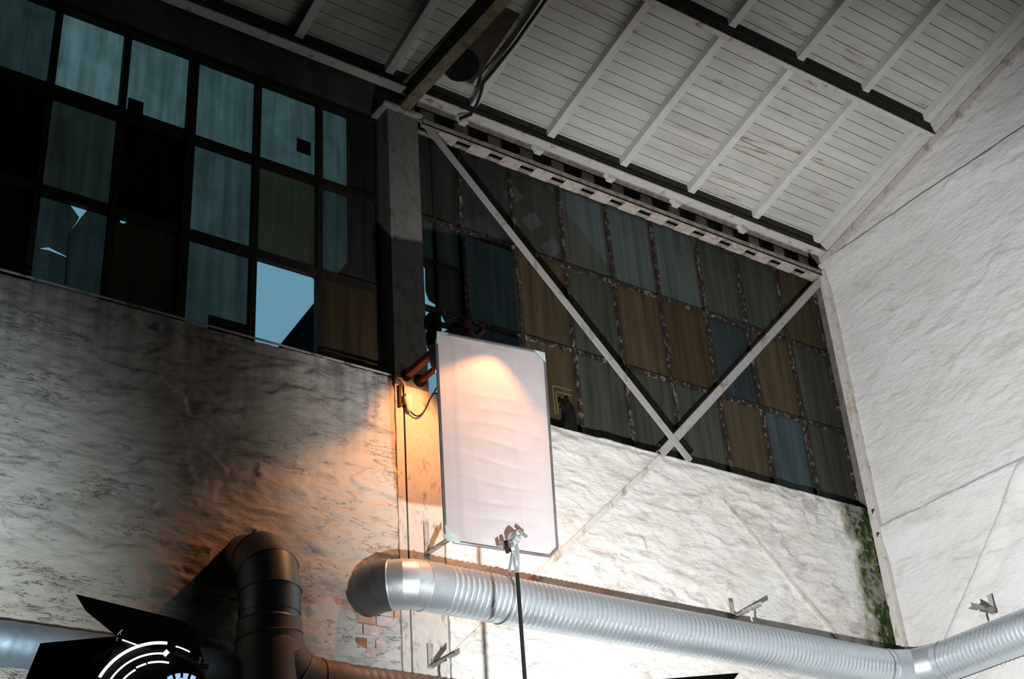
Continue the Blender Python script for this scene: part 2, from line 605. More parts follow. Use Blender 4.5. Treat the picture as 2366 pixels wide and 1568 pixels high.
M['brick'] = m_simple('orange_brick', (0.50, 0.30, 0.21), 0.9, 0, 0.35, 14, 0.004)
M['brick_pale'] = m_simple('whitewashed_brick', (0.62, 0.50, 0.45), 0.9, 0, 0.25, 12, 0.004)
M['brick_rust'] = m_simple('bare_red_brick', (0.34, 0.14, 0.07), 0.9, 0, 0.3, 14, 0.004)
M['porcelain'] = m_simple('cream_plug_plastic', (0.72, 0.62, 0.52), 0.5)
M['paper'] = m_simple('torn_strap_cloth', (0.62, 0.62, 0.62), 0.9)
M['outside'] = m_simple('exterior_dark_steel', (0.012, 0.016, 0.02), 0.9)
M['graffiti'] = m_simple('scratched_ochre_lines', (0.20, 0.135, 0.055), 0.9)
M['lamp_glow'] = m_emit('lamp_light_leak', (0.92, 0.90, 0.95), 1.6)
M['lens_glow'] = m_emit('lamp_lens_light', (0.42, 0.70, 1.0), 0.9)
M['bulb'] = m_emit('tungsten_bulb', (1.0, 0.55, 0.2), 8.0)
M['shade'] = m_simple('enamel_shade_dark', (0.02, 0.02, 0.018), 0.6)

# ------------------------------------------------------------------ the setting
XB = 10.16           # gable wall face
SL = 0.288           # roof slope
YW = 8.0             # window wall face


def z_deck(y): return 9.905 + SL * (7.89 - y)
def z_raf(y): return 9.82 + SL * (7.89 - y)


fl = MB().box(-8, XB + 0.3, -6, 8.3, -0.2, 0).build('floor', M['floor']); fl['kind'] = 'structure'


# --- left bay wall ------------------------------------------------------
PATCH = [(4.545, 5.02), (4.60, 4.90), (4.595, 4.845), (4.585, 4.78), (4.57, 4.752), (4.615, 4.735), (4.665, 4.705), (4.675, 4.66), (4.712, 4.652),
         (4.745, 4.69), (4.805, 4.715), (4.818, 4.745), (4.795, 4.795), (4.74, 4.815), (4.80, 4.86), (4.885, 4.905), (4.90, 4.965), (4.925, 5.0), (4.92, 5.06), (4.72, 5.25)]
CEMENT = [(3.50, 5.05), (3.53, 5.22), (3.64, 5.36), (3.80, 5.405), (3.93, 5.385), (4.03, 5.375), (4.10, 5.25), (4.115, 5.12), (4.08, 5.0), (3.9, 4.9), (3.6, 4.9)]


def ledges(u, v, s, du=0.55, dv=2.6):
    w = fbm(u * 1.3, v * 1.8, 4, s) * 2.6 + fbm(u * 5, v * 7, 5, s + 9) * 0.9
    t = v * dv + w + u * 0.15
    fr = t - np.floor(t)
    saw = np.where(fr < 0.88, fr / 0.88, (1 - fr) / 0.12)
    msk = sstep(0.47, 0.62, fbm(u * du * 2.2, v * 4.5, 5, s + 3))
    return saw * msk


def relief_left(u, v):
    h = 0.020 * (fbm(u * 1.1, v * 2.2, 4, 1) - 0.5) + 0.020 * (fbm(u * 5, v * 13, 5, 2) - 0.5) + 0.010 * (fbm(u * 13, v * 30, 2, 12) - 0.5)
    h = h + 0.018 * (ledges(u, v, 4) - 0.4) + 0.012 * (ledges(u, v, 21, 0.9, 5.3) - 0.4)
    # crumbled edge under the sill
    e = sstep(0.10, 0.0, 6.865 - v - 0.10 * fbm(u * 6, v * 0 + 3, 4, 6))
    h = h - 0.012 * e
    pu = u + 0.02 * (fbm(u * 25, v * 25, 3, 7) - 0.5); pv = v + 0.02 * (fbm(u * 25, v * 25, 3, 8) - 0.5)
    h = np.where(in_poly(pu, pv, PATCH), -0.034, h)
    h = np.where(in_poly(pu, pv, CEMENT), -0.012 + 0.006 * (fbm(u * 6, v * 6, 3, 5) - 0.5), h)
    return h


us = np.concatenate([np.linspace(-8, 0.8, 30)[:-1], np.arange(0.8, 4.927, 0.0135), [4.928]])
vs = np.concatenate([np.linspace(0, 3.7, 12)[:-1], np.arange(3.7, 6.86, 0.0135), [6.865]])
wall_left = height_wall('wall_left', us, vs, relief_left, lambda u, v, h: np.stack([u, YW - h, v], -1), M['plaster_left'], 0.28)

# bricks laid bare round the duct mouth
bm_ = [M['brick'], M['brick_pale'], M['brick_pale'], M['brick_rust']]
bme = {}
for i in range(4):
    bme[i] = MB().box(-0.112 if i < 3 else -0.055, 0.112 if i < 3 else 0.05, 0, 0.06, -0.0335, 0.0335).mesh('brick', bm_[i])
rows = [(4.695, 0.02, [1, 1, 1]), (4.752, 0.115, [3, 1, 1]), (4.849, 0.02, [1, 2, 1]), (4.926, 0.125, [0, 2, 0]), (5.003, 0.03, [0, 1, 0]), (5.080, 0.125, [0, 0, 0])]
for (z, off, kinds) in rows:
    for j, k in enumerate(kinds):
        b = inst('brick', bme[k], wall_left, (4.50 + off + j * 0.235, YW + 0.014 + 0.006 * random.random(), z))
        b.rotation_euler = (0, math.radians(random.uniform(-1, 1)), 0)


# --- wall under the right window ---------------------------------------
def relief_mid(u, v):
    h = 0.018 * (fbm(u * 1.2, v * 2.0, 4, 31) - 0.5) + 0.016 * (fbm(u * 6, v * 12, 5, 32) - 0.5)
    h = h + 0.012 * (ledges(u, v, 34) - 0.4) + 0.008 * (ledges(u, v, 51, 0.9, 6.1) - 0.4)
    rough = sstep(8.3, 9.4, u) * sstep(6.0, 6.6, v)
    h = h + rough * 0.035 * (fbm(u * 7, v * 10, 4, 36) - 0.5)
    # plastered-over diagonal braces
    for a, b in (((7.56, 6.78), (5.33, 4.74)), ((8.23, 6.49), (9.55, 5.25))):
        d, s = seg_dist(u, v, a, b)
        band = sstep(0.06, 0.03, np.abs(d))
        h = h * (1 - 0.8 * band) - 0.001 * band
    # crumbling top edge
    e = sstep(0.05, 0.0, 6.815 - v - 0.05 * fbm(u * 7, v * 0 + 5, 4, 37))
    h = h - 0.010 * e
    return h


us = np.concatenate([[5.328], np.arange(5.34, XB, 0.0145), [XB]])
vs = np.concatenate([np.linspace(0, 3.7, 12)[:-1], np.arange(3.7, 6.81, 0.0145), [6.815]])
wall_mid = height_wall('wall_centre', us, vs, relief_mid, lambda u, v, h: np.stack([u, YW - h, v], -1), M['plaster_mid'], 0.28)


emb = m_rusty('whitewashed_bar', (0.70, 0.67, 0.61), (0.50, 0.42, 0.31), 0.30, 0.85, 7)
MB().bar((7.55, 7.997, 6.775), (5.34, 7.997, 4.75), 0.050, 0.012, (0, 1, 0)).build('embedded_bar', emb, wall_mid)
MB().bar((8.20, 7.999, 6.52), (9.60, 7.999, 5.19), 0.040, 0.012, (0, 1, 0)).build('embedded_bar', emb, wall_mid)

# --- gable wall -----------------------------------------------------------
def relief_right(u, v):      # u = y, v = z
    k = u * 0.6 + v * 0.35     # relief runs slightly downhill
    h = 0.016 * (fbm(u * 1.3, v * 1.6, 4, 61) - 0.5) + 0.009 * (fbm(u * 4 + k, v * 11, 4, 62) - 0.5)
    h = h + 0.009 * (ledges(u, v, 64, 1.2, 4.2) - 0.4)
    for zc, am, amp in ((9.576, 0.045, 0.040), (6.60 + 0.0 * 1, 0.05, 0.040)):
        zz = zc + 0.012 * (fbm(u * 2.5, u * 0, 3, 65) - 0.5) * 2
        if zc < 7:
            zz = zz + 0.0
        dz = zz - v                     # positive below the line
        prof = sstep(-0.012, 0.006, dz) * sstep(0.42, 0.06, dz)
        h = h + amp * prof
    d, s = seg_dist(u, v, (6.10, 6.80), (7.75, 5.12))
    h = h + 0.032 * sstep(0.22, 0.03, np.abs(s)) * np.where(s < 0, 1, sstep(0.02, 0.0, s)) * sstep(6.62, 6.5, v) * (d < 0.3)
    return h


us = np.concatenate([np.linspace(-6, 3.2, 24)[:-1], np.arange(3.2, YW - 0.01, 0.0165), [YW]])
vs = np.concatenate([np.linspace(0, 3.9, 10)[:-1], np.arange(3.9, 11.2, 0.0165), np.linspace(11.2, 12.3, 6)])
wall_right = height_wall('wall_right', us, vs, relief_right, lambda u, v, h: np.stack([XB - h, u, v], -1), M['plaster_right'], 0.3)

# --- unseen sides of the hall --------------------------------------------
tag(MB().box(-8.3, -8, -6, 8.3, 0, 12.5).build('wall_far_left', M['hall']), kind='structure')
tag(MB().box(-8.3, XB + 0.3, -6.3, -6, 0, 12.5).build('wall_rear', M['hall']), kind='structure')
# masonry over the windows and beyond the glazed bay
tag(MB().box(-8, 0.5, 8.0, 8.28, 6.865, 10.2).build('wall_left_pier', M['dim_wall']), kind='structure')
tag(MB().box(0.5, 4.93, 8.165, 8.235, 9.43, 10.2).build('wall_left_lintel', M['dim_wall']), kind='structure')
tag(MB().box(4.93, 10.3, 8.165, 8.235, 9.51, 10.2).build('wall_centre_lintel', M['dim_wall']), kind='structure')

# --- roof -------------------------------------------------------------------
m = MB()
zt = 0.026
for (ya, yb, za, zb) in ((8.4, 1.0, z_deck(8.4) + zt, z_deck(1.0) + zt), (1.0, -6.3, z_deck(1.0) + zt, z_deck(8.3) + zt)):
    m.prism([(-8.3, ya, za), (-8.3, yb, zb), (-8.3, yb, zb + 0.15), (-8.3, ya, za + 0.15)], (XB + 8.6, 0, 0))
ceiling = m.build('ceiling', M['deck']); ceiling['kind'] = 'structure'

ang = -math.atan(SL)
PITCH = 0.1035
bmesh_board = MB().box(0.5, XB, -PITCH / 2 / math.cos(ang) + 0.0028, PITCH / 2 / math.cos(ang) - 0.0028, 0, 0.02).mesh('board', M['boards'])
for i in range(38):
    y = 8.13 - PITCH * (i + 0.5)
    b = inst('board', bmesh_board, ceiling, (random.uniform(-0.002, 0.0), y, z_deck(y) + random.uniform(0, 0.003)))
    b.rotation_euler = (ang, 0, 0)

rf_right = [10.150, 9.273, 8.404, 7.549, 6.688, 5.83, 4.966, 4.10, 3.24, 2.38, 1.52, 0.66]
ya, yb = 7.94, 4.2
for x in rf_right:
    m = MB().prism([(x - 0.078, ya, z_raf(ya)), (x - 0.078, yb, z_raf(yb)), (x - 0.078, yb, z_deck(yb)), (x - 0.078, ya, z_deck(ya))], (0.078, 0, 0))
    m.build('rafter', M['timber'], ceiling)


def purlin(y0, y1, z0, z1):
    w = MB().box(0.5, XB, y1 - 0.012, y1, z0 + 0.013, z1).build('purlin', M['purlin_web'], ceiling)
    MB().box(0.5, XB, y0, y1, z0, z0 + 0.013).build('flange', M['steel_white'], w)


purlin(7.86, 7.955, 9.645, 9.813)
purlin(6.275, 6.328, 10.080, 10.270)
purlin(4.69, 4.743, 10.537, 10.726)
# dark blocking between rafters above each purlin
for yy in (7.938, 6.312):
    MB().box(0.5, XB, yy + 0.004, yy + 0.02, z_raf(yy) - 0.01, z_deck(yy) - 0.006).build('blocking', M['deck'], ceiling)
# cleats that clip the eave beam to the girder
for x in (5.68, 6.50, 7.335, 8.15, 9.03):
    m = MB().box(x - 0.02, x + 0.05, 7.935, 8.0, 9.595, 9.645)
    m.prism([(x - 0.055, 7.94, 9.645), (x - 0.02, 7.94, 9.645), (x - 0.02, 7.94, 9.60)], (0, 0.05, 0))
    m.build('cleat', M['steel_white'], ceiling)

# trims on the gable
def rake(y): return 9.627 + SL * (7.886 - y)
t = MB().prism([(XB - 0.035, 7.95, rake(7.95) - 0.09), (XB - 0.035, 3.4, rake(3.4) - 0.09), (XB - 0.035, 3.4, rake(3.4)), (XB - 0.035, 7.95, rake(7.95))], (0.05, 0, 0)).build('trim_1', m_rusty('rake_trim', (0.62, 0.58, 0.52), (0.50, 0.41, 0.30), 0.30, 0.8, 9)); t['kind'] = 'structure'
t = MB().box(XB - 0.058, XB + 0.02, 7.915, 8.0, 0, 9.45).build('trim_2', m_rusty('corner_angle', (0.66, 0.63, 0.58), (0.57, 0.48, 0.38), 0.25, 0.8, 12)); t['kind'] = 'structure'
t = MB().prism([(XB, 8.0, 6.80), (10.245, 8.22, 6.80), (10.40, 8.22, 6.80), (10.40, 8.0, 6.80)], (0, 0, 3.2)).build('trim_3', m_simple('grey_jamb', (0.20, 0.185, 0.165), 0.9, 0, 0.4, 6)); t['kind'] = 'structure'
# steel capping along the left sill
m = MB().tube([(0.5, 7.985, 6.870), (2.47, 7.985, 6.866), (3.85, 7.988, 6.864), (4.90, 7.99, 6.862)], 0.009, 8)
t = m.build('trim_4', M['steel_grey'], None, True); t['kind'] = 'structure'
# crack-lined render drips beside the column are left to the plaster

# ------------------------------------------------------------------ windows
WY = 8.20


def pane_poly(w, pts, y, color, alpha, th=0.005):
    o = MB().prism([(x, y, z) for x, z in pts], (0, th, 0)).build('pane', M['glass'], w)
    o.color = (*color, alpha)
    return o


def rect(x0, x1, z0, z1): return [(x0, z0), (x1, z0), (x1, z1), (x0, z1)]


w1 = empty('window_1', kind='structure')
xc = [0.56, 1.105, 1.65, 2.195, 2.733, 3.280, 3.836, 4.393, 4.935]
zT, zB1, zB2, zS = 9.42, 8.617, 7.735, 6.865
for i, x in enumerate(xc):
    w = 0.046 if i != 5 else 0.070
    MB().box(x - w / 2, x + w / 2, WY - 0.03, WY + 0.03, zS, zT + 0.02).build('mullion', M['window_dark'], w1)
for i in range(len(xc) - 1):
    tk = 0.110 if xc[i] < 3.2 else 0.070
    MB().box(xc[i] + 0.01, xc[i + 1] - 0.01, WY - 0.025, WY + 0.025, zB1 - tk / 2, zB1 + tk / 2).build('transom', M['window_dark'], w1)
    MB().box(xc[i] + 0.01, xc[i + 1] - 0.01, WY - 0.025, WY + 0.025, zB2 - 0.038, zB2 + 0.038).build('transom', M['window_dark'], w1)
MB().box(0.5, 4.93, WY - 0.04, WY + 0.04, zT, zT + 0.05).build('top_rail', M['window_dark'], w1)
BL, BR, DK = (0.038, 0.0375, 0.033), (0.050, 0.036, 0.022), (0.004, 0.005, 0.005)
left_look = {  # (column from x=1.65, row from the top): (dirt colour, daylight)
    (0, 0): (BL, 0.333), (1, 0): (BL, 0.666), (2, 0): (BL, 0.563), (3, 0): (BL, 0.512), (4, 0): (BL, 0.486), (5, 0): (BL, 0.448),
    (0, 1): (DK, .008), (1, 1): (BR, 0.249), (2, 1): (DK, .004), (3, 1): (BL, 0.397), (4, 1): (BR, 0.230), (5, 1): (BL, 0.269),
    (0, 2): (DK, .05), (1, 2): (BL, 0.256), (2, 2): (BR, 0.065), (3, 2): (BL, 0.333), (4, 2): None, (5, 2): (BR, 0.078)}
for c in range(8):
    x0, x1 = xc[c] + 0.012, xc[c + 1] - 0.012
    for r, (za, zb) in enumerate(((zB1, zT), (zB2, zB1), (zS, zB2))):
        look = left_look.get((c - 2, r), (BL, .2))
        if look is None:
            # the pane has dropped out; a splinter stays in the corner
            pane_poly(w1, [(x1 - 0.06, zb - 0.03), (x1, zb - 0.09), (x1, zb)], WY, BL, .3)
            continue
        if (c - 2, r) == (1, 2):      # cracked pane, a triangular hole under the bar and a slit lower down
            pane_poly(w1, [(x0, 7.27), (2.264, 7.26), (2.318, 7.288), (2.452, 7.255), (2.452, 7.45), (2.505, 7.60), (2.430, zb - 0.05), (2.43, zb), (x0, zb)], WY, look[0], look[1])
            pane_poly(w1, [(x0, za), (2.47, za), (2.455, 7.245), (2.320, 7.262), (2.266, 7.255), (x0, 7.275)], WY, look[0], look[1] * .95)
            pane_poly(w1, [(2.466, za), (x1, za), (x1, zb), (2.560, zb), (2.556, zb - 0.05), (2.512, 7.595), (2.449, 7.45), (2.449, 7.25)], WY + 0.006, look[0], look[1] * .85)
            continue
        if (c - 2, r) == (2, 2):      # a chip out of the upper corner
            pane_poly(w1, [(x0, za), (x1, za), (x1, zb), (x0 + 0.10, zb), (x0 + 0.10, zb - 0.052), (x0 + 0.085, zb - 0.075), (x0 + 0.055, zb - 0.075), (x0 + 0.05, zb - 0.052), (x0 + 0.07, zb - 0.045), (x0 + 0.06, zb), (x0, zb)], WY, look[0], look[1])
            continue
        pane_poly(w1, rect(x0, x1, za, zb), WY, look[0], look[1])
# scraps of card and tin patched over the panes
MB().box(2.775, 2.895, 8.19, 8.197, 8.66, 8.80).build('patch_card', M['black'], w1)
MB().box(4.19, 4.315, 8.19, 8.197, 8.85, 8.985).build('patch_card', M['black'], w1)
MB().box(3.50, 3.81, 8.188, 8.196, 6.865, 7.09).build('patch_card', M['window_dark'], w1)

w2 = empty('window_2', kind='structure')
xr = [5.28, 5.765, 6.327, 6.875, 7.430, 7.990, 8.560, 9.105, 9.665, 10.222]
yT, yB1, yB2, yS = 9.50, 8.612, 7.717, 6.815
for i, x in enumerate(xr):
    MB().box(x - 0.017, x + 0.017, WY - 0.028, WY + 0.028, yS, yT + 0.02).build('mullion', M['window_steel'], w2)
MB().box(5.492 - 0.012, 5.492 + 0.012, WY - 0.02, WY + 0.02, yS, yT).build('mullion', M['window_dark'], w2)
for i in range(len(xr) - 1):
    for z in (yB1, yB2):
        MB().box(xr[i] + 0.008, xr[i + 1] - 0.008, WY - 0.024, WY + 0.024, z - 0.017, z + 0.017).build('transom', M['window_steel'], w2)
MB().box(5.29, 5.765, WY - 0.02, WY + 0.02, 8.182, 8.204).build('transom', M['window_dark'], w2)
MB().box(5.24, 10.24, WY - 0.03, WY + 0.03, yT, yT + 0.05).build('top_rail', M['window_steel'], w2)
OL, OB, TEAL, GR = (0.050, 0.053, 0.040), (0.066, 0.050, 0.028), (0.027, 0.032, 0.033), (0.072, 0.080, 0.066)
right_look = {
    (0, 0): (BL, .16), (1, 0): (BL, .15), (2, 0): (OL, .22), (3, 0): (GR, .22), (4, 0): (GR, .20), (5, 0): (GR, .17), (6, 0): (OL, .10), (7, 0): (OL, .06), (8, 0): (OB, .05),
    (0, 1): (OL, .13), (1, 1): (OL, .16), (2, 1): (OB, .07), (3, 1): (OL, .05), (4, 1): (OB, .03), (5, 1): ((0.055, 0.038, 0.018), .03), (6, 1): (TEAL, .13), (7, 1): (OB, .05), (8, 1): (OL, .08),
    (0, 2): (OL, .1), (1, 2): (TEAL, .15), (2, 2): (OB, .04), (3, 2): (OL, .05), (4, 2): (OL, .05), (5, 2): (OL, .05), (6, 2): (OB, .05), (7, 2): ((0.050, 0.066, 0.070), .13), (8, 2): (OL, .05)}
for c in range(9):
    x0, x1 = xr[c] + 0.012, xr[c + 1] - 0.012
    for r, (za, zb) in enumerate(((yB1, yT), (yB2, yB1), (yS, yB2))):
        lk = right_look[(c, r)]
        if c == 0:
            if r == 0:
                pane_poly(w2, rect(x0, x1, za, zb), WY, *lk)
            elif r == 1:    # broken beside the column
                pane_poly(w2, rect(x0, x1, 8.19, zb), WY, *lk)
                pane_poly(w2, [(x0 + 0.035, 8.19), (x0 + 0.09, 8.10), (x0 + 0.085, 7.88), (x0 + 0.115, 7.80), (x0 + 0.175, 7.78), (x0 + 0.175, za), (x1, za), (x1, 8.19)], WY, OL, .07)
            else:
                pane_poly(w2, [(x0 + 0.22, zb), (x0 + 0.27, zb - 0.10), (x0 + 0.31, zb - 0.22), (x1, zb - 0.30), (x1, zb)], WY, OL, .1)
                pane_poly(w2, [(x0, za), (x1, za), (x1, za + 0.25), (x0 + 0.1, za + 0.12)], WY, OL, .1)
            continue
        pane_poly(w2, rect(x0, x1, za, zb), WY, *lk)
# scratched square ornament on the pane beside the silk
m = MB()
for pts in ([(6.61, 7.05), (6.61, 7.32), (6.81, 7.32)], [(6.64, 7.06), (6.64, 7.27), (6.80, 7.27)], [(6.68, 7.11), (6.68, 7.22), (6.78, 7.22), (6.78, 7.16)]):
    for a, b in zip(pts[:-1], pts[1:]):
        x0, x1 = min(a[0], b[0]) - 0.004, max(a[0], b[0]) + 0.004
        z0, z1 = min(a[1], b[1]) - 0.004, max(a[1], b[1]) + 0.004
        m.box(x0, x1, WY - 0.003, WY, z0, z1)
m.build('scratched_ornament', M['graffiti'], w2)

# ------------------------------------------------------------------ exterior seen through the panes
ex = empty('exterior_silhouettes', 'dark steel tower standing outside, glimpsed through the dirty panes', 'silhouette')  # guessed outside post, strut and gable, gathered into one standing group
MB().box(5.405, 5.90, 9.47, 9.53, 0, 12).build('post', M['outside'], ex)
MB().prism([(4.90, 9.2, 7.66), (5.30, 9.2, 8.25), (5.60, 9.2, 8.25), (5.60, 9.2, 9.0), (5.32, 9.2, 8.86), (4.56, 9.2, 7.64), (4.25, 9.2, 7.15), (4.55, 9.2, 7.15)], (0, 0.05, 0)).build('strut', M['outside'], ex)
MB().box(5.50, 5.62, 9.24, 9.48, 8.4, 8.9).build('gusset', M['outside'], ex)
a0, a1 = Vector((6.35, 9.3, 11.17)), Vector((8.62, 9.3, 8.66))
dv = (a1 - a0).normalized(); pv = Vector((-dv.z, 0, dv.x))
for off in (-0.335, 0.335):
    c = pv * off
    MB().bar(a0 + c, a1 + c, 0.06, 0.36, pv).build('chord', M['outside'], ex)
Ls = (a1 - a0).length
k = 0.1
while k < Ls:
    p = a0 + dv * k
    MB().bar(p - pv * 0.30, p + pv * 0.30, 0.05, 0.165, dv).build('batten', M['outside'], ex)
    k += 0.335
MB().prism([(5.6, 9.5, 12), (5.6, 9.5, 9.75), (6.35, 9.5, 9.72), (7.2, 9.5, 10.1), (7.4, 9.5, 12)], (0, 0.05, 0)).build('gable_panel', M['outside'], ex)

# ------------------------------------------------------------------ column
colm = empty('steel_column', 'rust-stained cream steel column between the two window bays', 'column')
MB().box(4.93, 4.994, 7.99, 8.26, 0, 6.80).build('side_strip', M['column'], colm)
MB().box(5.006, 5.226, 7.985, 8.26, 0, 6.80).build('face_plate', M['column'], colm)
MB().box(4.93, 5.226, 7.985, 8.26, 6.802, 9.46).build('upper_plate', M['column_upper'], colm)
MB().box(4.95, 5.22, 8.02, 8.25, 0, 9.45).build('core', M['black'], colm)
MB().box(5.228, 5.306, 7.992, 8.2, 0, 6.80).build('cover_strip', M['column'], colm)
MB().box(5.20, 5.34, 8.03, 8.2, 0, 6.78).build('groove_back', M['black'], colm)
MB().box(4.87, 5.25, 7.93, 8.2, 9.46, 9.485).build('cap_plate', M['steel_grey'], colm)
tie = empty('tie_beam', 'brown horizontal roof tie beam running out from the column head', 'beam')
m = MB().box(5.025, 5.135, 3.0, 7.93, 9.50, 9.512); m.build('bottom_flange', M['beam_brown'], tie)
MB().box(5.074, 5.086, 3.0, 7.93, 9.512, 9.70).build('web', M['beam_brown'], tie)
MB().box(5.025, 5.135, 3.0, 7.93, 9.70, 9.712).build('top_flange', M['beam_brown'], tie)
MB().prism([(5.03, 7.93, 9.485), (5.03, 7.72, 9.50), (5.03, 7.93, 9.50)], (0.10, 0, 0)).build('gusset', M['beam_brown'], tie)

# ------------------------------------------------------------------ battened girder over the right window
gd = empty('battened_girder', 'flaking box girder with batten plates over the right window', 'girder')
gx0, gx1 = 5.26, 10.12
yf_, yb_, zb_, zt_ = 7.945, 8.092, 9.40, 9.765
def angle_rail(y, z, sy, sz):
    m = MB().box(gx0, gx1, min(y, y + sy * 0.008), max(y, y + sy * 0.008), min(z, z + sz * 0.055), max(z, z + sz * 0.055))
    m.box(gx0, gx1, min(y, y + sy * 0.05), max(y, y + sy * 0.05), min(z, z + sz * 0.008), max(z, z + sz * 0.008))
    return m
angle_rail(yf_, zb_, 1, 1).build('rail', M['steel_girder'], gd)
angle_rail(yb_, zb_, -1, 1).build('rail', M['steel_girder'], gd)
angle_rail(yb_, zt_, -1, -1).build('rail', M['steel_girder'], gd)
pb = MB().box(-0.10, 0.10, 0.012, 0.138, -0.006, 0).mesh('bottom_batten', M['steel_plate'])
bb = MB().box(-0.070, 0.070, 0, 0.008, 0.09, 0.285).mesh('back_batten', M['batten_grey'])
x = 7.598 - 6 * 0.3435
while x < 10.1:
    inst('bottom_batten', pb, gd, (x, yf_, zb_))
    inst('back_batten', bb, gd, (7.528 + (x - 7.598) * 1.036, yb_ - 0.012, zb_))
    x += 0.3435

# ------------------------------------------------------------------ diagonal braces
def brace(name, a, b, label):
    e = empty(name, label, 'brace')
    a, b = Vector(a), Vector(b)
    d = (b - a).normalized(); n = Vector((-d.z, 0, d.x))
    if n.z < 0: n = -n
    MB().bar(a, b, 0.075, 0.008, (0, 1, 0)).build('flat_leg', M['brace'], e)
    o = n * 0.034 + Vector((0, 0.028, 0))
    MB().bar(a + o, b + o, 0.008, 0.056, (0, 1, 0)).build('standing_leg', M['brace'], e)
    return e
brace('diagonal_brace', (5.26, 7.97, 9.46), (7.86, 7.97, 6.79), 'long grey diagonal brace falling from the column head to the sill')
brace('diagonal_brace', (10.11, 7.985, 9.36), (7.55, 7.985, 6.80), 'shorter grey diagonal brace rising from the sill to the gable corner')

# ------------------------------------------------------------------ ducts
def spiral(axis_pts, r, pitch, rib, n=44, per=6):
    """spiral seamed pipe between two points"""
    a, b = Vector(axis_pts[0]), Vector(axis_pts[1])
    L = (b - a).length
    d = (b - a) / L
    ref = Vector((0, 0, 1))
    u = np.array(d.cross(ref).normalized()); w = np.array(Vector(u).cross(d).normalized())
    ns = int(L / pitch * per) + 1
    s = np.linspace(0, L, ns); th = np.linspace(0, 2 * np.pi, n, endpoint=False)
    S, T = np.meshgrid(s, th, indexing='ij')
    ph = (S / pitch - T / (2 * np.pi)) % 1.0
    prof = np.maximum(0, 1 - np.abs(ph - 0.5) / 0.22)
    Rr = r + rib * prof + 0.0015 * (fbm(S * 3, np.cos(T) * 2 + 5, 3, 71) - 0.5) * 2
    A = np.array(a); D = np.array(d)
    P = A + S[..., None] * D + (Rr * np.cos(T))[..., None] * u + (Rr * np.sin(T))[..., None] * w
    I = np.arange(ns * n).reshape(ns, n); J = np.roll(I, -1, axis=1)
    F = np.stack([I[:-1], J[:-1], J[1:], I[1:]], -1).reshape(-1, 4)
    mb = MB(); mb.v = [tuple(p) for p in P.reshape(-1, 3)]; mb.f = [tuple(q) for q in F.tolist()]
    return mb

def arc(c, p, q, n):
    """quarter arc points from c+p to c+q"""
    c, p, q = Vector(c), Vector(p), Vector(q)
    return [c + p * math.cos(t * math.pi / 2 / n) + q * math.sin(t * math.pi / 2 / n) for t in range(n + 1)]

def ring(c, d, r, rt):
    d = Vector(d).normalized(); ref = Vector((0, 0, 1)) if abs(d.z) < 0.9 else Vector((1, 0, 0))
    u = d.cross(ref).normalized(); w = u.cross(d)
    prof = []
    m = MB()
    n, k = 40, 6
    vs = []
    for i in range(n):
        a = 2 * math.pi * i / n
        rad = u * math.cos(a) + w * math.sin(a)
        for j in range(k):
            b = 2 * math.pi * j / k
            vs.append(Vector(c) + rad * (r + rt * math.cos(b)) + d * (rt * math.sin(b)))
    fs = [(i * k + j, ((i + 1) % n) * k + j, ((i + 1) % n) * k + (j + 1) % k, i * k + (j + 1) % k) for i in range(n) for j in range(k)]
    return m.add(vs, fs)

def gored_elbow(parent, pts, r, mats, bead=None):
    for i in range(len(pts) - 1):
        # each gore is cut on the mitre planes of the whole path
        full = MB().tube(pts, r, 40, False)
        sub = MB()
        sub.v = full.v[i * 40:(i + 2) * 40]
        sub.f = [(k, (k + 1) % 40, 40 + (k + 1) % 40, 40 + k) for k in range(40)]
        sub.build('elbow_gore', mats[min(i, len(mats) - 1)], parent, True)
        if i > 0 and (bead is None or i in bead):
            d = ((pts[i + 1] - pts[i]).normalized() + (pts[i] - pts[i - 1]).normalized())
            ring(pts[i], d, r + 0.003, 0.005).build('seam_bead', mats[min(i, len(mats) - 1)], parent, True)

ZD, RD = 5.115, 0.166
d1 = empty('spiral_duct', 'silver spiral ventilation duct slung along the plaster wall and round the corner', 'duct')
pts = [Vector((4.68, 8.06, ZD))] + arc((4.95, 8.02, ZD), (-0.27, 0, 0), (0, -0.27, 0), 6) + [Vector((5.09, 7.75, ZD))]
gored_elbow(d1, pts, RD + 0.006, [M['galv_dark']] * 4 + [M['galv']], (1, 4, 7))
spiral(((5.07, 7.75, ZD), (9.62, 7.75, ZD)), RD, 0.045, 0.0055).build('spiral_pipe', M['galv'], d1, True)
pts2 = [Vector((9.52, 7.75, ZD))] + arc((9.61, 7.45, ZD), (0, 0.30, 0), (0.30, 0, 0), 2) + [Vector((9.91, 7.35, ZD))]
gored_elbow(d1, pts2, RD + 0.004, [M['galv']])
spiral(((9.91, 7.45, ZD), (9.91, 2.6, ZD)), RD, 0.045, 0.0045).build('spiral_pipe', M['galv'], d1, True)
for x in (5.60,):
    ring((x, 7.75, ZD), (1, 0, 0), RD + 0.004, 0.006).build('joint_band', M['galv_dark'], d1, True)

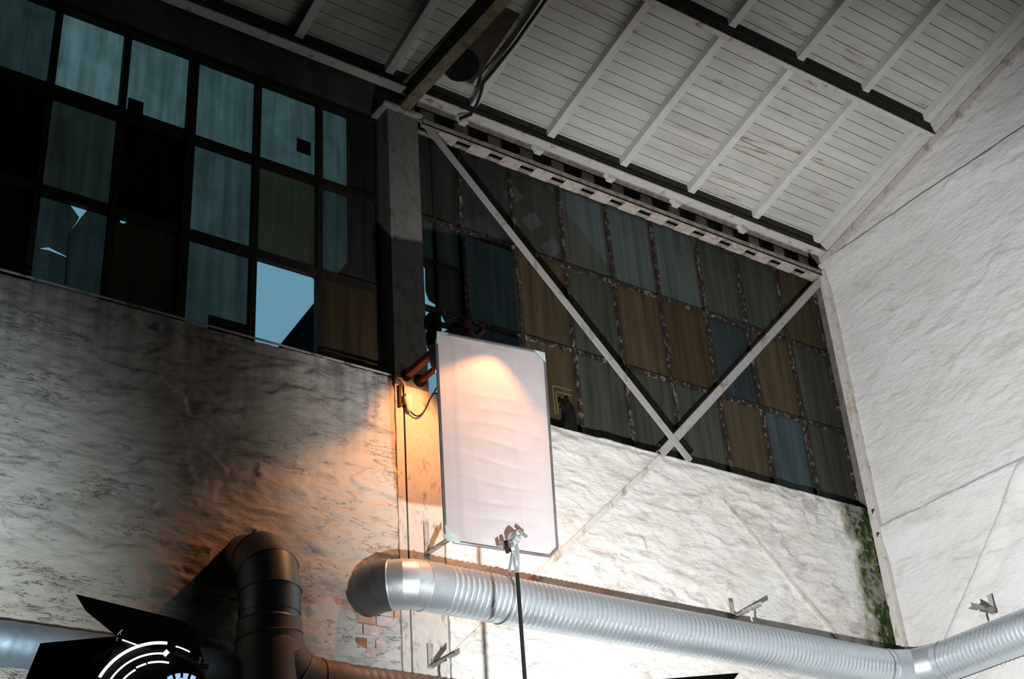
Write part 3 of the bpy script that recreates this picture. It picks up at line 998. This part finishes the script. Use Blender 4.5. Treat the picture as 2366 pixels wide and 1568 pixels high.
RR = 0.195
d2 = empty('elbow_duct', 'dark elbowed duct coming out of the left wall and bending down', 'duct')
p = [Vector((3.80, 8.10, 5.17))] + arc((3.80, 8.03, 4.86), (0.0, 0, 0.31), (0.0, -0.31, 0), 3) + [Vector((3.80, 7.72, 4.72))]
gored_elbow(d2, p, RR, [M['galv_dark']])
m = MB().lathe((3.80, 7.72, 4.78), (0, 0, -1), [(0, RR - .004), (0.10, RR - .004), (0.115, RR + .008), (0.13, RR - .004), (0.165, RR - .004), (0.18, RR + .008), (0.195, RR - .004), (0.215, RR - .004), (0.225, RR + .006), (0.24, RR - .004), (0.30, RR - .004)], 40)
m.build('collar', M['galv_dark'], d2, True)
p = [Vector((3.80, 7.72, 4.66))] + arc((4.10, 7.72, 4.575), (-0.30, 0, 0), (0, 0, -0.30), 3) + [Vector((4.30, 7.72, 4.275))]
gored_elbow(d2, p, RR + 0.008, [M['duct_brown']])
spiral(((4.26, 7.72, 4.275), (8.6, 7.72, 4.275)), RR - 0.004, 0.06, 0.004).build('spiral_pipe', M['duct_brown'], d2, True)
MB().lathe((3.80, 7.72, 4.56), (0, 0, -1), [(0, RR), (0.06, RR + .02), (0.5, RR + .02)], 40).build('lower_boot', M['duct_brown'], d2, True)
d3 = empty('side_duct', 'bluish grey duct running in from the left edge low on the wall', 'duct')
spiral(((-2.0, 7.80, 4.35), (3.62, 7.80, 4.35)), 0.124, 0.13, 0.003, 36, 8).build('spiral_pipe', m_galv('dull_blue_duct', (0.34, 0.42, 0.48), 0.55, 0.2), d3, True)

# ------------------------------------------------------------------ angle brackets with torn straps
def bracket(base, out, label, L=0.33, leg=0.17, strap=None):
    base, out = Vector(base), Vector(out)
    side = Vector((0, 0, 1)).cross(out)
    e = empty('angle_bracket', label, 'bracket', 'steel angle brackets for the duct')
    c = base + out * 0.012
    MB().bar(c + Vector((0, 0, -0.01)), c + Vector((0, 0, leg)), 0.042, 0.007, out).build('wall_leg', M['steel_grey'], e)
    MB().bar(base, base + out * L, 0.040, 0.007, (0, 0, 1)).build('arm', M['steel_grey'], e)
    MB().bar(base + side * 0.02 + Vector((0, 0, 0.018)), base + side * 0.02 + out * L + Vector((0, 0, 0.018)), 0.006, 0.038, (0, 0, 1)).build('arm_flange', M['steel_grey'], e)
    MB().prism([base + Vector((0, 0, 0)) + out * 0.01, base + out * 0.07, base + out * 0.01 + Vector((0, 0, 0.07))], side * 0.006).build('web', M['steel_grey'], e)
    if strap:
        s = base + out * (L * 0.66)
        pts = [s + Vector((0, 0, 0.02)), s + Vector((0.004, 0, -0.05)), s + Vector((-0.006, 0, -strap * 0.6)), s + Vector((0.004, 0, -strap))]
        mb = MB()
        for a, b in zip(pts[:-1], pts[1:]):
            mb.bar(a, b, 0.020, 0.002, out)
        mb.build('strap', M['paper'], e)
    return e
bracket((5.137, 7.98, 4.635), (0, -1, 0), 'grey angle bracket on the column below the silver duct', 0.34, 0.165, 0.16)
bracket((8.096, 7.99, 5.425), (0, -1, 0), 'grey angle bracket standing over the middle of the silver duct', 0.33, 0.165, 0.12)
bracket((5.146, 7.98, 5.462), (0, -1, 0), 'rusty angle bracket behind the lower left corner of the silk frame', 0.33, 0.24, None)
bracket((10.12, 6.935, 5.425), (-1, 0, 0), 'grey angle bracket on the gable wall above the duct', 0.32, 0.16, 0.12)

# ------------------------------------------------------------------ lamp hidden behind the silk
wl = empty('wall_lamp', 'shaded tungsten lamp on rusty arms behind the silk frame', 'lamp')
MB().bar((5.011, 8.0, 6.875), (5.011, 7.10, 6.875), 0.05, 0.05).build('arm', M['rust'], wl)
MB().bar((5.141, 8.0, 6.864), (5.141, 7.10, 6.864), 0.035, 0.035).build('arm', M['rust'], wl)
MB().lathe((5.141, 7.985, 6.868), (0, -1, 0), [(0, 0.001), (0, 0.05), (0.02, 0.05), (0.03, 0.03)], 20).build('flange', M['black'], wl, True)
MB().box(4.985, 5.04, 7.93, 7.99, 6.84, 6.91).build('flange', M['black'], wl)
LB = Vector((5.02, 7.27, 6.69))
# unseen bowl round the bulb, rim scalloped to shape its light: open to the wall, deeper towards the sides
ks = [(-180, 101), (-168, 92), (-152, 62), (-120, 56), (-90, 50), (-49, 52), (0, 60), (42, 42), (68, 50), (90, 62), (130, 70), (158, 84), (168, 100), (180, 101)]
def rim_angle(phi):
    for (a, ta), (b, tb) in zip(ks[:-1], ks[1:]):
        if a <= phi <= b:
            t = (phi - a) / (b - a); t = t * t * (3 - 2 * t)
            return ta + (tb - ta) * t
    return 96
vs, fs = [], []
nph, npo = 60, 14
for rr in (0.200, 0.206):
    for i in range(nph):
        phi = -180 + 360 * i / nph
        end = 180 - rim_angle(phi)
        for j in range(npo + 1):
            th = math.radians(3 + (end - 3) * j / npo)
            p_ = math.radians(phi)
            vs.append(LB + Vector((math.sin(th) * math.sin(p_), -math.sin(th) * math.cos(p_), math.cos(th))) * rr)
k = npo + 1
for L_ in range(2):
    o_ = L_ * nph * k
    for i in range(nph):
        i2 = (i + 1) % nph
        for j in range(npo):
            q = (o_ + i * k + j, o_ + i2 * k + j, o_ + i2 * k + j + 1, o_ + i * k + j + 1)
            fs.append(q if L_ == 0 else q[::-1])
for i in range(nph):
    i2 = (i + 1) % nph
    fs.append((i * k + npo, i2 * k + npo, nph * k + i2 * k + npo, nph * k + i * k + npo))
MB().add(vs, fs).build('shade', M['shade'], wl, True)
MB().lathe(LB + Vector((0, 0, 0.06)), (0, 0, 1), [(0, 0.001), (0, 0.03), (0.16, 0.03), (0.17, 0.05), (0.20, 0.05), (0.20, 0.001)], 20).build('socket', M['black'], wl, True)
MB().lathe(LB + Vector((0, 0, 0.065)), (0, 0, -1), [(0, 0.012), (0.02, 0.016), (0.025, 0.001)], 16).build('bulb', M['bulb'], wl, True)
d = bpy.data.lights.new('tungsten_light', 'POINT'); d.energy = 68; d.color = (1.0, 0.40, 0.145); d.shadow_soft_size = 0.03
o = bpy.data.objects.new('tungsten_light', d); col.objects.link(o); o.location = LB
o.parent = wl
MB().box(4.735, 4.815, 7.16, 7.26, 6.83, 6.93).build('ballast_box', M['black'], wl)
MB().bar((4.78, 7.21, 6.875), (5.02, 7.21, 6.875), 0.03, 0.03).build('cross_arm', M['rust'], wl)
MB().lathe((4.775, 7.20, 6.66), (0, 0, 1), [(0, 0.001), (0, 0.05), (0.08, 0.06), (0.16, 0.045), (0.2, 0.02)], 16).build('clamp', M['black'], wl, True)

# ------------------------------------------------------------------ silk frame on its stand
ff = empty('diffusion_frame', 'white diffusion silk stretched on a tall chamfered tube frame', 'light diffuser')
TL, TR, BLc, BRc = Vector((4.593, 6.895, 6.575)), Vector((5.416, 6.777, 6.575)), Vector((4.662, 7.0, 5.107)), Vector((5.458, 6.880, 5.090))
nrm = (TR - TL).cross(BLc - TL).normalized()
if nrm.y > 0: nrm = -nrm
def fpt(u, v, h=0.0):
    return (TL * (1 - u) + TR * u) * (1 - v) + (BLc * (1 - u) + BRc * u) * v + nrm * h
NU, NV = 56, 110
chu, chv = 0.075, 0.042
vsF, fsF = [], []
for j in range(NV + 1):
    for i in range(NU + 1):
        u, v = i / NU, j / NV
        for su in (0, 1):
            for sv in (0, 1):
                uu = u if su == 0 else 1 - u
                vv = v if sv == 0 else 1 - v
                t = uu / chu + vv / chv
                if t < 1:
                    uu2 = uu + (1 - t) * 0.5 * chu; vv2 = vv + (1 - t) * 0.5 * chv
                    u = uu2 if su == 0 else 1 - uu2
                    v = vv2 if sv == 0 else 1 - vv2
        h = 0.0
        edge = min(u, 1 - u, v * 1.8, (1 - v) * 1.8)
        for k, vk in enumerate((0.27, 0.345, 0.425, 0.51, 0.60, 0.695, 0.79, 0.875)):
            w = vk + 0.012 * math.sin(u * 5 + k) + 0.02 * (u - 0.5)
            h += -0.0055 * math.exp(-abs(v - w) / 0.006) * min(1, max(0, (0.80 - abs(u - 0.50) * 1.6)))
        for uk in (0.30, 0.70):
            h += -0.004 * math.exp(-abs(u - uk - 0.01 * math.sin(v * 9)) / 0.012)
        h += 0.010 * float(vnoise(u * 3 + v * 1.4, v * 6, 81) - 0.5) + 0.006 * float(vnoise(u * 7 - v * 5, v * 12 + u * 6, 82) - 0.5)
        h += 0.006 * math.exp(-abs(u - 0.10) / 0.03) - 0.006 * math.exp(-abs(u - 0.16) / 0.03)
        h += 0.004 * math.sin((u * 14 + v * 2)) * math.exp(-edge / 0.12)
        h *= min(1.0, edge / 0.05)
        vsF.append(fpt(0.010 + 0.980 * u, 0.007 + 0.986 * v, h))
for j in range(NV):
    for i in range(NU):
        a = j * (NU + 1) + i
        fsF.append((a, a + 1, a + NU + 2, a + NU + 1))
mb = MB(); mb.add(vsF, fsF)
silk = mb.build('silk', M['fabric'], ff, True)
cor = [(chu, 0), (1 - chu, 0), (1, chv), (1, 1 - chv), (1 - chu, 1), (chu, 1), (0, 1 - chv), (0, chv), (chu, 0)]
m = MB().tube([fpt(u, v, -0.004) for u, v in cor], 0.0115, 8)
m.build('frame_tube', M['frame_tube'], ff, True)
for (a, b, c) in (((0, 0), (0.11, -0.004), (-0.006, 0.065)), ((1, 0), (1.004, 0.05), (0.90, -0.003)), ((0, 1), (-0.004, 0.93), (0.13, 1.004))):
    m = MB().prism([fpt(*a, 0.006), fpt(*b, 0.006), fpt(*c, 0.006)], nrm * 0.003)
    m.build('corner_tape', M['tape'], ff)

st = empty('light_stand', 'black stand pole with chromed grip head holding the silk frame', 'light stand')
PX, PY = 5.086, 6.84
MB().tube([(PX, PY, 4.93), (PX, PY, 2.2)], 0.0125, 14).build('riser', M['black'], st, True)
MB().tube([(PX, PY, 2.25), (PX, PY, 0.55)], 0.018, 14).build('column_tube', M['black'], st, True)
for k in range(3):
    a = 2 * math.pi * k / 3 + 0.4
    MB().tube([(PX, PY, 0.62), (PX + 0.2 * math.cos(a), PY + 0.2 * math.sin(a), 0.3), (PX + 0.55 * math.cos(a), PY + 0.55 * math.sin(a), 0.015)], 0.012, 10).build('leg', M['black'], st, True)
MB().lathe((PX, PY, 4.90), (0, 0, 1), [(0, 0.001), (0, 0.015), (0.02, 0.017), (0.05, 0.018), (0.055, 0.022), (0.17, 0.024), (0.175, 0.02), (0.20, 0.02), (0.21, 0.001)], 18).build('spigot', M['chrome'], st, True)
MB().lathe((PX + 0.01, PY - 0.012, 5.125), (-0.9, -0.35, 0.1), [(0, 0.001), (0, 0.03), (0.06, 0.032), (0.065, 0.001)], 18).build('grip_knuckle', M['chrome'], st, True)
MB().lathe((PX - 0.05, PY - 0.02, 5.055), (0.75, -0.55, 0.1), [(0, 0.001), (0, 0.044), (0.02, 0.046), (0.025, 0.001)], 24).build('grip_plate', M['chrome'], st, True)
MB().lathe((PX - 0.085, PY - 0.005, 5.06), (0.75, -0.55, 0.1), [(0, 0.001), (0, 0.042), (0.022, 0.042), (0.025, 0.001)], 24).build('grip_plate', M['black'], st, True)
MB().lathe((PX - 0.115, PY + 0.01, 5.065), (0.75, -0.55, 0.1), [(0, 0.001), (0, 0.024), (0.02, 0.028), (0.025, 0.001)], 16).build('grip_nut', M['chrome'], st, True)
MB().tube([(PX - 0.045, PY - 0.03, 5.03), (PX - 0.075, PY - 0.035, 4.93), (PX - 0.085, PY - 0.03, 4.88)], 0.009, 8, True, [0.011, 0.009, 0.007]).build('lever', M['chrome'], st, True)
MB().tube([(PX - 0.085, PY - 0.03, 4.88), (PX - 0.07, PY - 0.03, 4.84), (PX - 0.045, PY - 0.03, 4.80)], 0.003, 6).build('pull_cord', M['rubber'], st, True)
m = MB().tube([(PX + 0.01, PY - 0.02, 5.14), (PX + 0.035, PY - 0.03, 5.165)], 0.006, 8)
m.bar((PX + 0.015, PY - 0.03, 5.185), (PX + 0.075, PY - 0.03, 5.15), 0.012, 0.022, (0, 1, 0))
m.build('tee_handle', M['chrome'], st, True)

# ------------------------------------------------------------------ flood lamp below the picture
flo = empty('flood_lamp', 'black flood lamp, only its barn door tip peeps in at the bottom edge', 'lamp')
f_ = Vector((math.sin(math.radians(40)) * 0.94, math.cos(math.radians(40)) * 0.94, 0.34)); r_ = Vector((f_.y, -f_.x, 0)).normalized(); u_ = r_.cross(f_).normalized()
c0 = FLOOD - f_ * 0.13
MB().lathe(c0, f_, [(-0.22, 0.001), (-0.22, 0.07), (-0.16, 0.10), (0.02, 0.11), (0.06, 0.125), (0.08, 0.125), (0.08, 0.11)], 32).build('housing', M['black'], flo, True)
MB().lathe(c0, f_, [(0.03, 0.109), (0.05, 0.07), (0.055, 0.001)], 32).build('lens', m_emit('flood_lens', (1, .97, .92), 6.0), flo, True)
fh = Vector((math.sin(math.radians(33)), math.cos(math.radians(33)), 0)); sh = Vector((fh.y, -fh.x, 0)); zz = Vector((0, 0, 1))
MB().prism([FLOOD + fh * 0.1185 - sh * 0.30 + zz * 0.196, FLOOD + fh * 0.1185 + sh * 0.405 + zz * 0.212, FLOOD - fh * 0.10 + sh * 0.30 + zz * 0.085, FLOOD - fh * 0.10 - sh * 0.20 + zz * 0.085], (0, 0, 0.003)).build('barn_door', M['black'], flo)
MB().prism([FLOOD + Vector((-0.008, 0.22, -0.22)), FLOOD + Vector((-0.008, 0.22, 0.13)), FLOOD + Vector((-0.13, -0.03, 0.10)), FLOOD + Vector((-0.13, -0.03, -0.2))], (-0.003, 0, 0)).build('barn_door', M['black'], flo)
m = MB().tube([c0 - r_ * 0.15, c0 - r_ * 0.15 - u_ * 0.30, c0 + r_ * 0.15 - u_ * 0.30, c0 + r_ * 0.15], 0.012, 8)
m.build('yoke', M['black'], flo, True)
b0 = c0 - u_ * 0.30
MB().tube([b0, (b0.x, b0.y, b0.z - 0.15), (b0.x, b0.y, 0.5)], 0.018, 12).build('stand_tube', M['black'], flo, True)
for k in range(3):
    a = 2 * math.pi * k / 3
    MB().tube([(b0.x, b0.y, 0.6), (b0.x + 0.6 * math.cos(a), b0.y + 0.6 * math.sin(a), 0.015)], 0.013, 8).build('leg', M['black'], flo, True)

# ------------------------------------------------------------------ fresnel lamp at lower left, seen from behind
fl_ = empty('fresnel_lamp', 'black fresnel lamp with open barn doors at the lower left corner', 'lamp')
cen = Vector((1.645, 4.10, 2.905))
axd = (cen - Vector((0, 0, 1.6))).normalized()         # barrel axis, pointing away to the wall
sx = axd.cross(Vector((0, 0, 1))).normalized(); sy = sx.cross(axd).normalized()
def lp(a, b, c=0.0): return cen + sx * a + sy * b + axd * c
MB().lathe(cen, axd, [(-0.05, 0.001), (-0.05, 0.10), (-0.03, 0.165), (0.0, 0.178), (0.16, 0.182), (0.16, 0.17)], 48).build('housing', M['black'], fl_, True)
def arc_strip(r, w, a0, a1, c, n=18):
    m = MB()
    top, bot = [], []
    for i in range(n + 1):
        t = math.radians(a0 + (a1 - a0) * i / n)
        top.append(lp((r + w) * math.cos(t), (r + w) * math.sin(t), c)); bot.append(lp(r * math.cos(t), r * math.sin(t), c))
    vs = top + bot; k = n + 1
    fs = [(i, i + 1, k + i + 1, k + i) for i in range(n)]
    nb = len(vs)
    vs2 = [p + axd * 0.004 for p in vs]
    m.add(vs + vs2, fs + [tuple(q + nb for q in f[::-1]) for f in fs] + [(i, nb + i, nb + i + 1, i + 1) for i in range(n)] + [(k + i, k + i + 1, nb + k + i + 1, nb + k + i) for i in range(n)])
    return m
arc_strip(0.192, 0.009, 84, 152, -0.004).build('light_leak', M['lamp_glow'], fl_)
arc_strip(0.190, 0.004, 62, 76, -0.002, 6).build('light_leak', M['lamp_glow'], fl_)
arc_strip(0.160, 0.0055, 82, 150, -0.056).build('light_leak', M['lamp_glow'], fl_)
MB().bar(lp(0.012, 0.157, -0.06), lp(0.024, 0.170, -0.06), 0.014, 0.004, axd).build('light_leak', M['lamp_glow'], fl_)
arc_strip(0.135, 0.0055, 78, 104, -0.06, 8).build('light_leak', M['lamp_glow'], fl_)
arc_strip(0.134, 0.0055, 106, 119, -0.06, 6).build('light_leak', M['lamp_glow'], fl_)
arc_strip(0.130, 0.0055, 121, 140, -0.06, 6).build('light_leak', M['lamp_glow'], fl_)
MB().lathe(cen + sx * 0.07 + sy * 0.02 - axd * 0.055, -axd, [(0.0, 0.085), (0.02, 0.08), (0.032, 0.062), (0.038, 0.035), (0.04, 0.001)], 32).build('rear_lens', M['lens_glow'], fl_, True)
for k in range(8):
    t = math.radians(40 + k * 17)
    MB().bar(lp(0.07 + 0.03 * math.cos(t), 0.02 + 0.03 * math.sin(t), -0.088), lp(0.07 + 0.092 * math.cos(t), 0.02 + 0.092 * math.sin(t), -0.07), 0.008, 0.01, axd).build('guard_bar', M['black'], fl_)
def door(pts, name='barn_door'):
    MB().prism(pts, axd * 0.003).build(name, M['black'], fl_)
S = 4.6 / 3286.0
def pxl(x, y, dep=0.0):      # offsets measured on the lamp's own face, metres
    c = 1.0 + dep / 4.6
    return lp((x - 355) * S * c, (1643 - y) * S * c, dep)
door([pxl(168, 1400, .30), pxl(395, 1452, .30), pxl(425, 1470, .28), pxl(452, 1545, .10), pxl(300, 1515, .06), pxl(262, 1490, .06), pxl(192, 1436, .2)])
door([pxl(103, 1506, .25), pxl(262, 1489, .06), pxl(246, 1575, .04), pxl(230, 1660, .04), pxl(60, 1640, .25)])
MB().tube([lp(-0.20, 0.14, 0.02), lp(-0.14, 0.19, 0.02), lp(-0.10, 0.185, 0.02)], 0.012, 8).build('door_ring', M['black'], fl_, True)
MB().prism([lp(-0.125, 0.215, 0.03), lp(-0.02, 0.175, 0.03), lp(-0.06, 0.10, 0.03), lp(-0.17, 0.09, 0.03)], axd * 0.004).build('hinge_plate', m_simple('worn_black_metal', (0.02, 0.024, 0.026), 0.45), fl_)
m = MB().tube([lp(-0.132, 0.222, 0.02), lp(-0.118, 0.238, 0.02)], 0.005, 8); m.tube([lp(-0.126, 0.228, 0.02), lp(-0.122, 0.218, 0.02)], 0.004, 8)
m.build('wing_nut', M['chrome'], fl_, True)
m = MB().tube([lp(0.095, 0.135, 0.02), lp(0.15, 0.125, 0.02)], 0.009, 8); m.tube([lp(0.118, 0.13, 0.015), lp(0.122, 0.155, 0.015)], 0.004, 8)
m.build('hinge', M['chrome'], fl_, True)
MB().bar(lp(-0.115, 0.205, 0.01), lp(-0.060, 0.186, 0.01), 0.004, 0.004, axd).build('light_leak', M['lamp_glow'], fl_)
m = MB().tube([lp(-0.23, 0.0, 0.05), lp(-0.23, -0.30, 0.05), lp(0.23, -0.30, 0.05), lp(0.23, 0.0, 0.05)], 0.014, 8); m.build('yoke', M['black'], fl_, True)
yb0 = lp(0, -0.30, 0.05)
MB().tube([yb0, (yb0.x, yb0.y, 0.5)], 0.018, 12).build('stand_tube', M['black'], fl_, True)
for k in range(3):
    a = 2 * math.pi * k / 3 + 1.0
    MB().tube([(yb0.x, yb0.y, 0.6), (yb0.x + 0.6 * math.cos(a), yb0.y + 0.6 * math.sin(a), 0.015)], 0.013, 8).build('leg', M['black'], fl_, True)

# ------------------------------------------------------------------ small things on the column and roof
pg = empty('power_plug', 'cream plug and socket hanging on the column below the rusty arms', 'plug')
MB().lathe((5.012, 7.955, 6.71), (0.10, -0.05, -1), [(0, 0.001), (0, 0.022), (0.02, 0.033), (0.06, 0.034), (0.09, 0.026), (0.14, 0.018), (0.15, 0.001)], 18).build('plug_body', M['porcelain'], pg, True)
ring((5.012, 7.93, 6.69), (0, 1, 0.2), 0.022, 0.005).build('plug_collar', M['porcelain'], pg, True)
m = MB().tube([(4.93, 7.96, 6.83), (4.965, 7.95, 6.83), (4.99, 7.95, 6.79), (5.0, 7.95, 6.72)], 0.004, 8); m.build('cord', M['porcelain'], pg, True)
cb = MB().tube([(4.96, 7.96, 6.63)] + [(4.99 + 0.28 * t, 7.955, 6.62 - 0.085 * math.sin(math.pi * min(1, t * 1.25)) + 0.20 * t ** 3) for t in [i / 14 for i in range(15)]] + [(5.29, 7.9, 6.86)], 0.006, 8)
tag(cb.build('lamp_cable', M['rubber'], None, True), 'black cable looping across the column beside the silk frame', 'cable')
tag(MB().box(4.945, 4.965, 7.96, 7.99, 6.60, 6.78).build('wood_batten', m_simple('dark_wood', (0.06, 0.035, 0.02), 0.8)), 'short dark wooden batten on the column beside the plug', 'batten')

rc = [(5.73, 5.6, 10.36), (5.725, 6.6, 10.07), (5.715, 7.15, 9.91), (5.69, 7.45, 9.82), (5.67, 7.60, 9.775), (5.70, 7.68, 9.74), (5.72, 7.78, 9.69), (5.70, 7.86, 9.62), (5.60, 7.88, 9.55)]
tag(MB().tube(rc, 0.015, 8).build('roof_conduit', M['rubber'], None, True), 'black conduit running down the ceiling boards above the girder', 'conduit')
rv = empty('roof_vent', 'dark round vent pipe through a brown board beside the tie beam', 'vent')
vn = Vector((0, SL, 1)).normalized()
vc = Vector((5.49, 7.66, z_deck(7.66) - 0.02))
MB().lathe(vc + vn * 0.05, -vn, [(0, 0.155), (0.09, 0.155), (0.09, 0.150), (0.085, 0.001)], 36).build('pipe', M['black'], rv, True)
q = 7.62
MB().prism([(5.35, 7.80, z_deck(7.80) - 0.012), (5.70, 7.80, z_deck(7.80) - 0.012), (5.70, 7.05, z_deck(7.05) - 0.012), (5.35, 7.05, z_deck(7.05) - 0.012)], (0, 0, 0.010)).build('backing_board', m_simple('brown_board', (0.06, 0.045, 0.03), 0.9), rv)
for i, (z, lab) in enumerate(((6.735, 'small iron peg in the corner strip just below the sill'), (6.502, 'lower iron peg in the corner strip beside the algae'))):
    p0 = Vector((10.105, 7.955, z))
    m = MB().tube([p0, p0 + Vector((-0.05, -0.045, 0.0))], 0.006, 8); m.lathe(p0 + Vector((-0.05, -0.045, 0)), (-0.7, -0.7, 0), [(0, 0.001), (0, 0.011), (0.012, 0.011), (0.012, 0.001)], 10)
    tag(m.build('iron_peg', M['rust'], None, True), lab, 'peg')
m = MB().prism([(6.545, 8.03, 6.81), (6.70, 8.03, 6.80), (6.69, 8.03, 6.98), (6.655, 8.03, 7.03), (6.63, 8.03, 7.085), (6.60, 8.03, 7.06), (6.595, 8.03, 7.03), (6.55, 8.03, 7.05), (6.545, 8.03, 7.03), (6.59, 8.03, 7.0), (6.575, 8.03, 6.9)], (0, 0.03, 0))  # small flat dark outline standing before the glass
tag(m.build('sill_lump', M['black']), 'small dark latch standing on the sill beside the silk frame', 'lump')
